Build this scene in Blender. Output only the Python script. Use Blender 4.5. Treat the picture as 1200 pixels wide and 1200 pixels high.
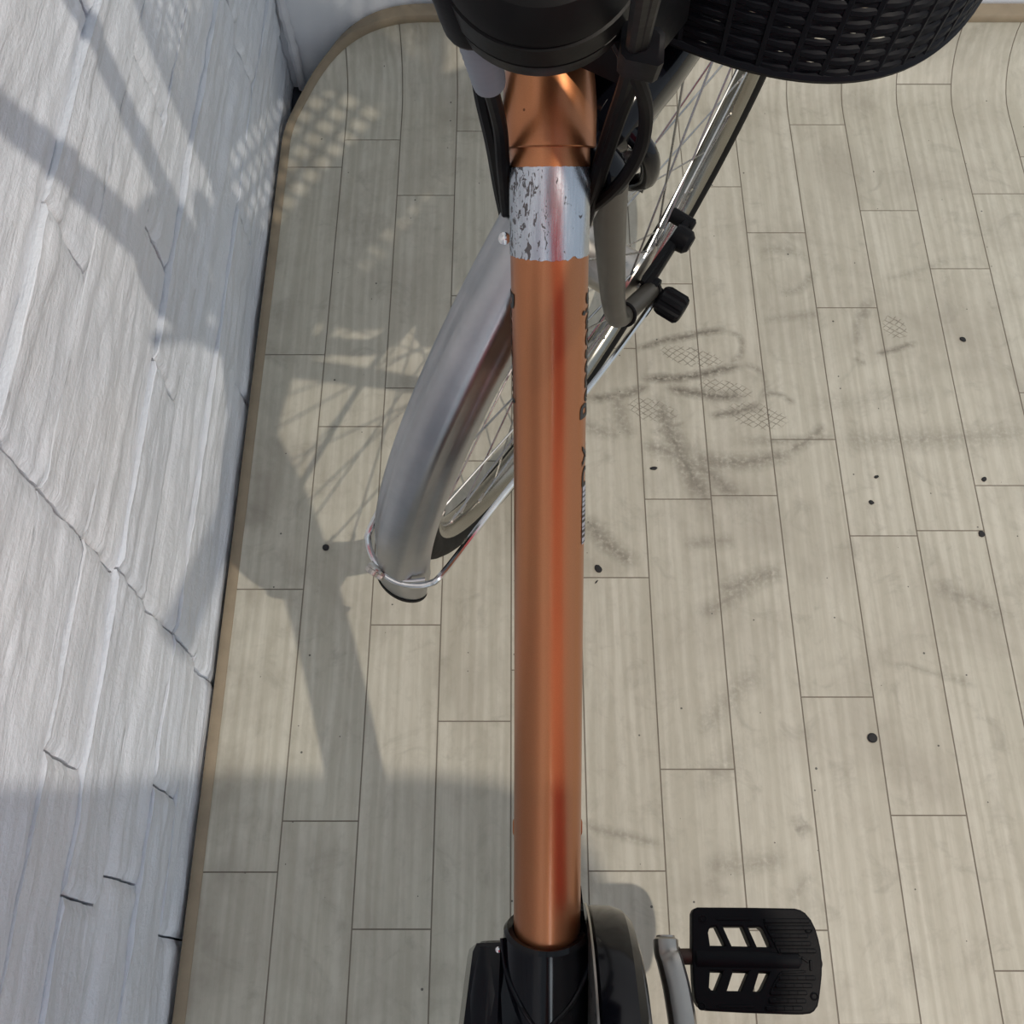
import bpy, bmesh, math, random
from mathutils import Vector as V, Matrix, noise
random.seed(7)
for o in list(bpy.data.objects): bpy.data.objects.remove(o)
SC = bpy.context.scene
COL = SC.collection

# ------------------------------------------------------------------ camera, sky, sun, exposure
CAM_H, FPX, PITCH = 1.2, 1260.0, math.radians(64.5)
cam_d = bpy.data.cameras.new('camera'); cam = bpy.data.objects.new('camera', cam_d); COL.objects.link(cam)
cam.location = (0, 0, CAM_H); cam.rotation_euler = (math.pi/2-PITCH, 0, 0)
cam_d.sensor_width = 36; cam_d.lens = 36*FPX/1200; cam_d.shift_x = -5/1200; cam_d.clip_start = .01
SC.camera = cam
w = bpy.data.worlds.new('world'); SC.world = w; w.use_nodes = True
bg = w.node_tree.nodes['Background']; bg.inputs[0].default_value = (.80, .90, 1.0, 1); bg.inputs[1].default_value = .56
ld = bpy.data.lights.new('ceiling_lamp', 'POINT'); ld.energy = 135; ld.color = (1, .90, .77); ld.shadow_soft_size = .016
lamp = bpy.data.objects.new('ceiling_lamp', ld); COL.objects.link(lamp); lamp.location = (1.13, -.34, 2.55)
ad = bpy.data.lights.new('shop_front_daylight', 'AREA'); ad.shape = 'RECTANGLE'; ad.size = .7; ad.size_y = 1.7; ad.energy = 22; ad.color = (.86, .94, 1)
al = bpy.data.objects.new('shop_front_daylight', ad); COL.objects.link(al); al.location = (.75, -2.9, 1.75)
al.rotation_euler = (V((0, .5, .3))-V(al.location)).to_track_quat('-Z', 'Y').to_euler()
SC.view_settings.view_transform = 'Standard'; SC.view_settings.look = 'None'; SC.view_settings.gamma = 1
SC.view_settings.exposure = 0.14; SC.view_settings.use_curve_mapping = False

# ------------------------------------------------------------------ helpers
_fw = V((0, math.cos(PITCH), -math.sin(PITCH))); _up = V((0, math.sin(PITCH), math.cos(PITCH)))
def at(px, py, z=None, D=None, x=None):
    """measured point of the photograph at a known height z, wall plane x or distance D"""
    d = _fw + V(((px-605)/FPX, 0, 0)) + _up*((600-py)/FPX)
    k = D if D is not None else ((z-CAM_H)/d.z if z is not None else x/d.x)
    return V((0, 0, CAM_H)) + d*k

WL = {}
def link(o, parent=None, world=V((0, 0, 0))):
    COL.objects.link(o); WL[o] = V(world)
    if parent is not None:
        o.parent = parent; o.location = WL[o]-WL[parent]
    else: o.location = WL[o]
    return o
def empty(name, loc):
    o = bpy.data.objects.new(name, None); o.empty_display_size = .05; return link(o, None, V(loc))
def mk(name, verts, faces, mat, parent=None, smooth=True, origin=None, sharp=35):
    vs = [V(v) for v in verts]
    if origin is None:
        lo = [min(v[i] for v in vs) for i in range(3)]; hi = [max(v[i] for v in vs) for i in range(3)]
        origin = V([(a+b)/2 for a, b in zip(lo, hi)])
    me = bpy.data.meshes.new(name); me.from_pydata([v-origin for v in vs], [], faces); me.validate(); me.update()
    bm = bmesh.new(); bm.from_mesh(me); bmesh.ops.recalc_face_normals(bm, faces=bm.faces); bm.to_mesh(me); bm.free()
    if smooth:
        me.shade_smooth(); me.set_sharp_from_angle(angle=math.radians(sharp))
    me.materials.append(mat)
    return link(bpy.data.objects.new(name, me), parent, origin)
def tag(o, label=None, cat=None, group=None, kind=None):
    if label: o['label'] = label
    if cat: o['category'] = cat
    if group: o['group'] = group
    if kind: o['kind'] = kind
    return o
class MB:
    def __init__(s): s.v = []; s.f = []
    def add(s, vs, fs):
        n = len(s.v); s.v += [V(a) for a in vs]; s.f += [tuple(i+n for i in f) for f in fs]; return s
    def build(s, name, mat, parent=None, **k): return mk(name, s.v, s.f, mat, parent, **k)
    def loft(s, rings, cap=True, closed=True, loop=False):
        n = len(rings[0]); vs = [p for r in rings for p in r]; fs = []; m = len(rings)
        for i in range(m if loop else m-1):
            for j in range(n if closed else n-1):
                a, b = i*n+j, i*n+(j+1) % n; c, d = ((i+1) % m)*n+(j+1) % n, ((i+1) % m)*n+j
                fs.append((a, b, c, d))
        if cap and closed and not loop: fs += [tuple(range(n))[::-1], tuple(range((m-1)*n, m*n))]
        return s.add(vs, fs)
    def tube(s, pts, r, n=10, cap=True, loop=False):
        pts = [V(p) for p in pts]; m = len(pts); rs = r if isinstance(r, (list, tuple)) else [r]*m
        rings = []; nrm = None
        for i, p in enumerate(pts):
            if loop: t = (pts[(i+1) % m]-pts[i-1]).normalized()
            else: t = (pts[min(i+1, m-1)]-pts[max(i-1, 0)]).normalized()
            if nrm is None:
                nrm = t.orthogonal().normalized()
            nrm = (nrm-t*nrm.dot(t)).normalized(); b = t.cross(nrm)
            rings.append([p+(nrm*math.cos(q)+b*math.sin(q))*rs[i] for q in [2*math.pi*k/n for k in range(n)]])
        return s.loft(rings, cap, True, loop)
    def lathe(s, o, ax, prof, n=24, cap=True):
        """prof: list of (distance along ax, radius)"""
        o = V(o); ax = V(ax).normalized(); e = ax.orthogonal().normalized(); g = ax.cross(e)
        return s.loft([[o+ax*d+(e*math.cos(q)+g*math.sin(q))*max(r, 1e-5) for q in [2*math.pi*k/n for k in range(n)]] for d, r in prof], cap)
    def box(s, c, ex, ey, ez):
        c = V(c); ex, ey, ez = V(ex), V(ey), V(ez)
        vs = [c+ex*i+ey*j+ez*k for i in (-1, 1) for j in (-1, 1) for k in (-1, 1)]
        return s.add(vs, [(0, 1, 3, 2), (4, 6, 7, 5), (0, 4, 5, 1), (2, 3, 7, 6), (0, 2, 6, 4), (1, 5, 7, 3)])
    def rbox(s, c, ex, ey, ez, b=.2):
        """box with chamfered long edges and ends (ez = long axis)"""
        c = V(c); ex, ey, ez = V(ex), V(ey), V(ez); u = 1-b
        def ring(k, q): return [c+ez*k+ex*(i*q)+ey*(j*q) for i, j in ((1, u), (u, 1), (-u, 1), (-1, u), (-1, -u), (-u, -1), (u, -1), (1, -u))]
        return s.loft([ring(-1, u), ring(-1+b*.4, 1), ring(1-b*.4, 1), ring(1, u)])
def spline(pts, n=8, loop=False):
    pts = [V(p) for p in pts]; out = []; m = len(pts)
    for i in range(m if loop else m-1):
        g = (lambda k: pts[k % m]) if loop else (lambda k: pts[max(0, min(m-1, k))])
        a, b, c, d = g(i-1), g(i), g(i+1), g(i+2)
        for k in range(n):
            t = k/n
            out.append(.5*((2*b)+(c-a)*t+(2*a-5*b+4*c-d)*t*t+(3*b-a-3*c+d)*t**3))
    if not loop: out.append(pts[-1])
    return out

# ------------------------------------------------------------------ materials
class NT:
    def __init__(s, name):
        s.m = bpy.data.materials.new(name); s.m.use_nodes = True; s.t = s.m.node_tree; s.n = s.t.nodes
        s.b = s.n['Principled BSDF']
    def new(s, typ, **k):
        n = s.n.new(typ)
        for a, v in k.items(): setattr(n, a, v)
        return n
    def l(s, a, b): s.t.links.new(a, b)
    def val(s, sock, v):
        if isinstance(v, bpy.types.NodeSocket): s.l(v, sock)
        else: sock.default_value = v
    def math(s, op, a, b=None, c=None, clamp=False):
        n = s.new('ShaderNodeMath', operation=op, use_clamp=clamp); s.val(n.inputs[0], a)
        if b is not None: s.val(n.inputs[1], b)
        if c is not None: s.val(n.inputs[2], c)
        return n.outputs[0]
    def vmath(s, op, a, b=None):
        n = s.new('ShaderNodeVectorMath', operation=op); s.val(n.inputs[0], a)
        if b is not None: s.val(n.inputs[1], b)
        return n.outputs['Value'] if op in ('LENGTH', 'DOT_PRODUCT', 'DISTANCE') else n.outputs[0]
    def noise(s, vec, scale, detail=3, rough=.55, dist=0):
        n = s.new('ShaderNodeTexNoise'); s.l(vec, n.inputs['Vector'])
        n.inputs['Scale'].default_value = scale; n.inputs['Detail'].default_value = detail
        n.inputs['Roughness'].default_value = rough; n.inputs['Distortion'].default_value = dist
        return n.outputs['Fac']
    def ramp(s, f, a, b, smooth=True):
        n = s.new('ShaderNodeMapRange'); n.interpolation_type = 'SMOOTHSTEP' if smooth else 'LINEAR'
        s.l(f, n.inputs[0]); n.inputs[1].default_value = a; n.inputs[2].default_value = b; return n.outputs[0]
    def mix(s, f, a, b, mode='MIX'):
        n = s.new('ShaderNodeMix', data_type='RGBA', blend_type=mode); s.val(n.inputs[0], f); s.val(n.inputs[6], a); s.val(n.inputs[7], b); return n.outputs[2]
    def scalev(s, vec, sc, off=None):
        n = s.new('ShaderNodeVectorMath', operation='MULTIPLY'); s.l(vec, n.inputs[0]); n.inputs[1].default_value = sc
        return n.outputs[0]
    def pos(s): return s.new('ShaderNodeNewGeometry').outputs['Position']
    def obj(s): return s.new('ShaderNodeTexCoord').outputs['Object']
    def bump(s, h, st, dist=.001):
        n = s.new('ShaderNodeBump'); n.inputs['Strength'].default_value = st; n.inputs['Distance'].default_value = dist
        s.l(h, n.inputs['Height']); s.l(n.outputs[0], s.b.inputs['Normal'])
def simple(name, col, rough=.5, metal=0, coat=0, var=.12, vscale=60, bump=0, rvar=.1, spec=.5):
    t = NT(name); p = t.obj(); f = t.noise(p, vscale, 4)
    c = t.mix(f, tuple(x*(1-var) for x in col)+(1,), tuple(min(1, x*(1+var)) for x in col)+(1,))
    t.l(c, t.b.inputs['Base Color']); t.b.inputs['Metallic'].default_value = metal
    t.b.inputs['Coat Weight'].default_value = coat; t.b.inputs['Coat Roughness'].default_value = .05
    t.b.inputs['Specular IOR Level'].default_value = spec
    t.l(t.math('MULTIPLY_ADD', f, rvar*2, rough-rvar), t.b.inputs['Roughness'])
    if bump: t.bump(t.noise(p, vscale*6, 3), bump, .0005)
    return t.m

def circ3(a, b, c):
    ax, ay, bx, by, cx, cy = a.x, a.y, b.x, b.y, c.x, c.y
    d = 2*(ax*(by-cy)+bx*(cy-ay)+cx*(ay-by))
    if abs(d) < 1e-7: b = b+V((.0005, .0005, 0)); return circ3(a, b, c)
    ux = ((ax*ax+ay*ay)*(by-cy)+(bx*bx+by*by)*(cy-ay)+(cx*cx+cy*cy)*(ay-by))/d
    uy = ((ax*ax+ay*ay)*(cx-bx)+(bx*bx+by*by)*(ax-cx)+(cx*cx+cy*cy)*(bx-ax))/d
    return V((ux, uy, 0)), math.hypot(ax-ux, ay-uy)
def scuff_group():
    g = bpy.data.node_groups.new('scuff_arc', 'ShaderNodeTree')
    for nm, ty in (('P', 'NodeSocketVector'), ('C', 'NodeSocketVector'), ('Dir', 'NodeSocketVector'), ('R', 'NodeSocketFloat'), ('Cos', 'NodeSocketFloat'), ('Soft', 'NodeSocketFloat'), ('W', 'NodeSocketFloat'), ('S', 'NodeSocketFloat')):
        g.interface.new_socket(nm, in_out='INPUT', socket_type=ty)
    g.interface.new_socket('Mask', in_out='OUTPUT', socket_type='NodeSocketFloat')
    I = g.nodes.new('NodeGroupInput'); O = g.nodes.new('NodeGroupOutput')
    def N(typ, op, *ins):
        n = g.nodes.new(typ); n.operation = op
        for k, i in enumerate(ins):
            if isinstance(i, (int, float)): n.inputs[k].default_value = i
            else: g.links.new(i, n.inputs[k])
        return n
    sub = N('ShaderNodeVectorMath', 'SUBTRACT', I.outputs['P'], I.outputs['C']).outputs[0]
    ln = N('ShaderNodeVectorMath', 'LENGTH', sub).outputs['Value']
    d = N('ShaderNodeMath', 'SUBTRACT', ln, I.outputs['R']).outputs[0]
    d = N('ShaderNodeMath', 'ABSOLUTE', d).outputs[0]
    d = N('ShaderNodeMath', 'DIVIDE', d, I.outputs['W']).outputs[0]
    d = N('ShaderNodeMath', 'SUBTRACT', 1.0, d); d.use_clamp = True; d = d.outputs[0]
    nn = N('ShaderNodeVectorMath', 'NORMALIZE', sub).outputs[0]
    c = N('ShaderNodeVectorMath', 'DOT_PRODUCT', nn, I.outputs['Dir']).outputs['Value']
    c = N('ShaderNodeMath', 'SUBTRACT', c, I.outputs['Cos']).outputs[0]
    c = N('ShaderNodeMath', 'DIVIDE', c, I.outputs['Soft']); c.use_clamp = True; c = c.outputs[0]
    m = N('ShaderNodeMath', 'MULTIPLY', d, c).outputs[0]
    m = N('ShaderNodeMath', 'MULTIPLY', m, I.outputs['S']).outputs[0]
    g.links.new(m, O.inputs['Mask']); return g
def zA(x, y): return at(680+x/2.308, 280+y/2.308, z=0)
def zB(x, y): return at(680+x/2.308, 680+y/2.308, z=0)
SCUFFS = [  # three points on the mark, half width (m), strength
 (zA, (145, 300), (290, 262), (400, 245), .005, .75), (zA, (400, 245), (440, 290), (400, 335), .004, .45),
 (zA, (160, 378), (320, 368), (440, 342), .006, .9), (zA, (440, 340), (490, 365), (490, 425), .004, .4),
 (zA, (20, 430), (100, 425), (185, 395), .006, .7), (zA, (230, 400), (330, 420), (450, 425), .007, .8),
 (zA, (350, 478), (430, 465), (490, 445), .005, .7), (zA, (490, 430), (540, 420), (575, 450), .004, .5),
 (zA, (290, 590), (420, 605), (575, 573), .010, .6), (zA, (560, 578), (620, 540), (660, 500), .006, .55),
 (zA, (205, 420), (260, 560), (350, 720), .012, .65), (zA, (160, 555), (270, 590), (435, 715), .010, .55),
 (zA, (15, 750), (80, 830), (150, 880), .010, .6), (zA, (375, 960), (460, 925), (550, 895), .010, .5),
 (zA, (280, 830), (350, 820), (420, 815), .007, .35), (zA, (800, 310), (850, 300), (910, 280), .004, .6),
 (zA, (750, 290), (755, 220), (790, 160), .006, .35), (zA, (740, 318), (755, 330), (770, 335), .004, .45),
 (zA, (430, 548), (560, 545), (690, 532), .006, .4), (zA, (690, 545), (950, 541), (1230, 520), .014, .35),
 (zA, (530, 142), (600, 130), (628, 90), .006, .35), (zA, (480, 42), (560, 30), (622, 68), .007, .3),
 (zA, (190, 527), (240, 512), (285, 497), .005, .5), (zA, (0, 490), (50, 520), (110, 530), .008, .4),
 (zA, (490, 220), (560, 212), (650, 200), .006, .3), (zA, (820, 110), (900, 90), (1000, 50), .006, .25),
 (zA, (100, 400), (110, 480), (140, 540), .010, .45), (zA, (600, 450), (760, 440), (960, 420), .012, .18),
 (zB, (0, 655), (110, 690), (225, 715), .005, .4), (zB, (340, 768), (430, 773), (560, 740), .010, .35),
 (zB, (950, 15), (1060, 55), (1160, 112), .009, .35), (zB, (580, 678), (600, 667), (617, 652), .008, .5),
 (zB, (320, 90), (420, 40), (490, -10), .009, .4), (zB, (330, 420), (400, 320), (490, 240), .012, .3),
 (zB, (820, 220), (940, 245), (1080, 290), .004, .3), (zB, (560, 870), (600, 830), (620, 790), .006, .3),
 (zB, (860, 1090), (900, 1050), (880, 1000), .008, .2), (zB, (300, 560), (380, 520), (420, 420), .012, .22)]
HATCH = [(zA, (300, 318), .046, .016), (zA, (392, 405), .038, .014), (zA, (478, 478), .042, .021), (zA, (195, 462), .036, .019), (zA, (850, 240), .018, .02)]
def floor_material():
    t = NT('vinyl_plank'); p = t.pos(); oi = t.new('ShaderNodeObjectInfo').outputs['Random']
    off = t.new('ShaderNodeCombineXYZ'); t.l(t.math('MULTIPLY', oi, 7.3), off.inputs[0]); t.l(t.math('MULTIPLY', oi, 31.7), off.inputs[1])
    q = t.vmath('ADD', p, off.outputs[0])
    g1 = t.noise(t.scalev(q, (55, 3.2, 20)), 1.0, 5, .6, .6)
    g2 = t.noise(t.scalev(q, (260, 9, 60)), 1.0, 3, .6)
    wv = t.new('ShaderNodeTexWave', wave_type='BANDS', bands_direction='X'); t.l(t.scalev(q, (9, .55, 3)), wv.inputs['Vector'])
    wv.inputs['Scale'].default_value = 2.2; wv.inputs['Distortion'].default_value = 9; wv.inputs['Detail'].default_value = 2; wv.inputs['Detail Scale'].default_value = 1.6
    gr = t.math('ADD', t.math('MULTIPLY', g1, .55), t.math('ADD', t.math('MULTIPLY', g2, .25), t.math('MULTIPLY', wv.outputs['Fac'], .13)))
    c = t.mix(t.ramp(gr, .32, .68), (.450, .425, .345, 1), (.585, .560, .475, 1))
    c = t.mix(t.math('MULTIPLY', oi, .22), c, (.49, .45, .37, 1))
    # broad grime, finer smudges
    d1 = t.ramp(t.noise(p, 5.5, 5, .62, .4), .45, .74); d2 = t.ramp(t.noise(p, 22, 5, .65, .8), .52, .75)
    c = t.mix(t.math('MULTIPLY', d1, .52), c, (.30, .27, .22, 1)); c = t.mix(t.math('MULTIPLY', d2, .42), c, (.27, .25, .205, 1))
    d3 = t.ramp(t.noise(t.scalev(p, (70, 38, 50)), 1, 6, .7, .5), .42, .78); c = t.mix(t.math('MULTIPLY', d3, .30), c, (.30, .275, .22, 1))
    # grime gathered along the edge of the sheet by the brick wall
    sx = t.new('ShaderNodeSeparateXYZ'); t.l(p, sx.inputs[0])
    ed = t.math('MULTIPLY', t.ramp(sx.outputs[0], -.27, -.345), t.ramp(t.noise(p, 14, 4, .6), .38, .7))
    c = t.mix(t.math('MULTIPLY', ed, .55), c, (.23, .20, .16, 1))
    # rubbed tyre arcs
    g = scuff_group(); tot = None
    fl = t.new('ShaderNodeCombineXYZ'); t.l(sx.outputs[0], fl.inputs[0]); t.l(sx.outputs[1], fl.inputs[1])
    wob = t.new('ShaderNodeTexNoise'); t.l(p, wob.inputs['Vector']); wob.inputs['Scale'].default_value = 45; wob.inputs['Detail'].default_value = 3
    pw = t.vmath('ADD', fl.outputs[0], t.scalev(t.vmath('SUBTRACT', wob.outputs['Color'], (.5, .5, .5)), (.009, .009, 0)))
    for fn, a, b, cc, wd, st in SCUFFS:
        A, B, Cc = fn(*a), fn(*b), fn(*cc); ctr, R = circ3(A, B, Cc)
        va, vb, vc = [(x-ctr).normalized() for x in (A, B, Cc)]
        mid = (va+vc).normalized()
        if mid.dot(vb) < 0: mid = -mid
        cosh = mid.dot(va); half = math.acos(max(-1, min(1, cosh)))
        n = t.new('ShaderNodeGroup'); n.node_tree = g; t.l(pw, n.inputs['P'])
        n.inputs['C'].default_value = ctr; n.inputs['Dir'].default_value = mid; n.inputs['R'].default_value = R
        n.inputs['Cos'].default_value = math.cos(half*1.06); n.inputs['Soft'].default_value = max(1e-6, (math.cos(half*.7)-math.cos(half*1.06)))
        n.inputs['W'].default_value = wd*1.75; n.inputs['S'].default_value = st
        tot = n.outputs[0] if tot is None else t.math('MAXIMUM', tot, n.outputs[0])
    for fn, a, ra, rb in HATCH:
        ctr = fn(*a); dl = t.vmath('SUBTRACT', pw, tuple(ctr))
        r1 = Matrix.Rotation(math.radians(-12), 3, 'Z')
        e = t.math('ADD', t.math('POWER', t.math('ABSOLUTE', t.math('DIVIDE', t.vmath('DOT_PRODUCT', dl, tuple(r1 @ V((1, .15, 0)))), ra)), 2),
                   t.math('POWER', t.math('ABSOLUTE', t.math('DIVIDE', t.vmath('DOT_PRODUCT', dl, tuple(r1 @ V((0, 1, 0)))), rb)), 2))
        msk = t.ramp(e, 1.0, .6); hs = None
        for ang in (52, 128):
            u = t.vmath('DOT_PRODUCT', dl, (math.cos(math.radians(ang)), math.sin(math.radians(ang)), 0))
            ln = t.ramp(t.math('ABSOLUTE', t.math('SUBTRACT', t.math('FRACT', t.math('DIVIDE', u, .0072)), .5)), .13, .02)
            hs = ln if hs is None else t.math('MAXIMUM', hs, ln)
        tot = t.math('MAXIMUM', tot, t.math('MULTIPLY', t.math('MULTIPLY', hs, msk), .7))
    brk = t.ramp(t.noise(p, 170, 3, .6), .18, .60)
    c = t.mix(t.math('MULTIPLY', t.math('MULTIPLY', tot, brk), 1.15, clamp=True), c, (.145, .128, .10, 1))
    # specks of grit trodden into the print
    vo = t.new('ShaderNodeTexVoronoi', voronoi_dimensions='2D'); t.l(p, vo.inputs['Vector']); vo.inputs['Scale'].default_value = 21
    rs = t.new('ShaderNodeSeparateColor'); t.l(vo.outputs['Color'], rs.inputs[0])
    rad = t.math('MULTIPLY', t.ramp(rs.outputs[0], .66, 1.0, False), .030)
    sp = t.math('LESS_THAN', vo.outputs['Distance'], rad)
    c = t.mix(t.math('MULTIPLY', sp, .85), c, (.05, .05, .048, 1))
    t.l(c, t.b.inputs['Base Color'])
    t.l(t.math('MULTIPLY_ADD', g1, .25, .36), t.b.inputs['Roughness']); t.b.inputs['Specular IOR Level'].default_value = .35
    t.bump(gr, .12, .0006)
    return t.m
def brick_material():
    t = NT('painted_brick'); p = t.pos(); oi = t.new('ShaderNodeObjectInfo').outputs['Random']
    n1 = t.noise(p, 6, 4); n2 = t.noise(t.scalev(p, (60, 9, 75)), 1, 6, .65, .8)
    c = t.mix(t.ramp(n1, .35, .7), (.69, .735, .80, 1), (.75, .785, .835, 1)); c = t.mix(t.math('MULTIPLY', oi, .25), c, (.71, .72, .735, 1))
    dt = t.ramp(t.noise(t.scalev(p, (40, 30, 90)), 1, 5, .7, 1), .70, .78)
    c = t.mix(t.math('MULTIPLY', dt, .45), c, (.30, .28, .26, 1)); t.l(c, t.b.inputs['Base Color'])
    t.b.inputs['Roughness'].default_value = .42; t.b.inputs['Specular IOR Level'].default_value = .45
    n3 = t.noise(p, 140, 4, .6); h = t.math('ADD', t.math('MULTIPLY', n2, 1.0), t.math('MULTIPLY', n3, .5)); t.bump(h, .65, .0038)
    return t.m
def plaster_material():
    t = NT('white_plaster'); p = t.pos(); f = t.noise(p, 5, 5, .6); st = t.ramp(t.noise(t.scalev(p, (30, 30, 60)), 1, 5, .7, 1.2), .68, .8)
    c = t.mix(f, (.69, .72, .765, 1), (.75, .775, .81, 1)); c = t.mix(t.math('MULTIPLY', st, .5), c, (.2, .2, .2, 1)); t.l(c, t.b.inputs['Base Color'])
    t.b.inputs['Roughness'].default_value = .55; t.bump(t.noise(p, 60, 4), .3, .002); return t.m
def orange_material():
    t = NT('orange_metallic_paint'); p = t.obj(); fl = t.noise(p, 1800, 2); big = t.noise(p, 9, 3)
    c = t.mix(fl, (.38, .150, .062, 1), (.53, .220, .095, 1)); c = t.mix(t.math('MULTIPLY', t.ramp(big, .4, .7), .2), c, (.48, .16, .07, 1))
    vo = t.new('ShaderNodeTexVoronoi'); t.l(p, vo.inputs['Vector']); vo.inputs['Scale'].default_value = 36
    ch = t.math('LESS_THAN', vo.outputs['Distance'], .035); rs = t.new('ShaderNodeSeparateColor'); t.l(vo.outputs['Color'], rs.inputs[0])
    ch = t.math('MULTIPLY', ch, t.math('GREATER_THAN', rs.outputs[1], .85)); c = t.mix(t.math('MULTIPLY', ch, .85), c, (.10, .03, .01, 1))
    t.l(c, t.b.inputs['Base Color']); t.b.inputs['Metallic'].default_value = .95; t.l(t.math('MULTIPLY_ADD', fl, .06, .35), t.b.inputs['Roughness'])
    t.b.inputs['Coat Weight'].default_value = .35; t.b.inputs['Coat Roughness'].default_value = .16; return t.m
def label_material():
    t = NT('worn_silver_foil'); p = t.obj()
    a = t.noise(t.scalev(p, (260, 120, 120)), 1, 4, .6, 1.2); b = t.noise(p, 28, 2)
    sx = t.new('ShaderNodeSeparateXYZ'); t.l(p, sx.inputs[0]); lf = t.ramp(sx.outputs[0], .006, -.016)
    th = t.math('SUBTRACT', a, t.math('MULTIPLY', lf, .10)); wear = t.ramp(t.math('ADD', th, t.math('MULTIPLY', b, .06)), .385, .36)
    fine = t.noise(t.scalev(p, (900, 60, 60)), 1, 2)
    c = t.mix(fine, (.42, .45, .50, 1), (.60, .64, .70, 1)); c = t.mix(wear, c, (.10, .095, .10, 1)); t.l(c, t.b.inputs['Base Color'])
    t.l(t.math('SUBTRACT', .95, t.math('MULTIPLY', wear, .5)), t.b.inputs['Metallic'])
    t.l(t.math('MULTIPLY_ADD', fine, .12, .20), t.b.inputs['Roughness']); t.bump(a, .15, .0004); return t.m
def fender_material():
    t = NT('brushed_aluminium'); p = t.obj(); n = t.noise(p, 10, 5, .65); f = t.noise(p, 420, 2)
    c = t.mix(t.ramp(n, .35, .7), (.36, .37, .39, 1), (.48, .485, .50, 1)); c = t.mix(t.math('MULTIPLY', f, .25), c, (.36, .355, .35, 1))
    t.l(c, t.b.inputs['Base Color']); t.b.inputs['Metallic'].default_value = 1; t.l(t.math('MULTIPLY_ADD', n, .25, .20), t.b.inputs['Roughness']); return t.m
M = dict(
 floor=floor_material(), brick=brick_material(), plaster=plaster_material(), orange=orange_material(), label=label_material(), alu=fender_material(),
 base=simple('floor_backing', (.20, .175, .14), .7), strip=simple('tan_edging', (.27, .215, .145), .6, var=.25, vscale=45, bump=.3),
 slab=simple('dark_concrete', (.03, .032, .042), .9), mortar=simple('painted_mortar', (.62, .63, .66), .6, bump=.4, vscale=30),
 chrome=simple('chromed_steel', (.70, .70, .70), .16, 1, var=.1, rvar=.05), steel=simple('dull_steel', (.48, .46, .43), .30, 1, var=.2, rvar=.08),
 rim=simple('rim_alloy', (.33, .32, .285), .22, 1, var=.12, rvar=.06), spoke=simple('stainless_spoke', (.42, .42, .42), .28, 1),
 rubber=simple('black_tyre_rubber', (.011, .011, .011), .65, spec=.10, bump=.2), black=simple('black_plastic', (.0055, .006, .0075), .48, spec=.10, var=.25, bump=.12, vscale=90),
 gloss=simple('gloss_black_paint', (.003, .0034, .0055), .12, spec=.24, coat=.05, rvar=.02), cable=simple('cable_sheath', (.006, .006, .007), .5, spec=.10),
 fork=simple('bronze_grey_fork_paint', (.062, .058, .050), .38, .45, rvar=.05), grey=simple('grey_rubber', (.21, .235, .27), .62, var=.08, bump=.25, vscale=40),
 wicker=simple('black_resin_wicker', (.006, .007, .010), .5, var=.3, spec=.10), rust=simple('rusty_steel', (.07, .045, .035), .6, .4, var=.4, vscale=200),
 crank=simple('crank_alloy', (.40, .38, .35), .36, .9, var=.15), print=simple('black_print', (.02, .02, .022), .5), sticker=simple('grey_sticker', (.32, .34, .40), .45),
 grit=simple('black_rubber_crumb', (.012, .012, .013), .7, bump=.4), dial=simple('charcoal_plastic', (.0065, .0066, .007), .42, spec=.10, var=.2, bump=.1, vscale=80))

# ------------------------------------------------------------------ floor sheet with its planks
COVE_Y, COVE_R, S_END = 1.235, .09, 1.376
XL, XR, YB = -.335, 1.75, -1.15
def cov(x, s, h=0.0):
    if s <= COVE_Y: return V((x, s, h))
    a = (s-COVE_Y)/COVE_R
    return V((x, COVE_Y+(COVE_R-h)*math.sin(a), COVE_R-(COVE_R-h)*math.cos(a)))
RC = .20
def outline(grow=0.0):
    pts = [(XL-grow, YB), (XR, YB), (XR, S_END+grow)]
    cx, cy, r = XL+RC, S_END-RC, RC+grow
    pts += [(cx+r*math.cos(a), cy+r*math.sin(a)) for a in [math.radians(90+90*k/22) for k in range(23)]]
    return pts
def clip(poly, a, b):
    out = []; n = len(poly)
    def sd(p): return (b[0]-a[0])*(p[1]-a[1])-(b[1]-a[1])*(p[0]-a[0])
    for i in range(n):
        p, q = poly[i], poly[(i+1) % n]; dp, dq = sd(p), sd(q)
        if dp >= 0: out.append(p)
        if dp*dq < 0: t = dp/(dp-dq); out.append((p[0]+(q[0]-p[0])*t, p[1]+(q[1]-p[1])*t))
    return out
def clip_all(poly, hull):
    for i in range(len(hull)):
        if len(poly) < 3: return []
        poly = clip(poly, hull[i], hull[(i+1) % len(hull)])
    return poly if len(poly) >= 3 else []
def area(p): return abs(sum(p[i][0]*p[(i+1) % len(p)][1]-p[(i+1) % len(p)][0]*p[i][1] for i in range(len(p))))/2
CUTS = [YB-1, COVE_Y]+[COVE_Y+(S_END-COVE_Y+.02)*k/9 for k in range(1, 10)]
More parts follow.
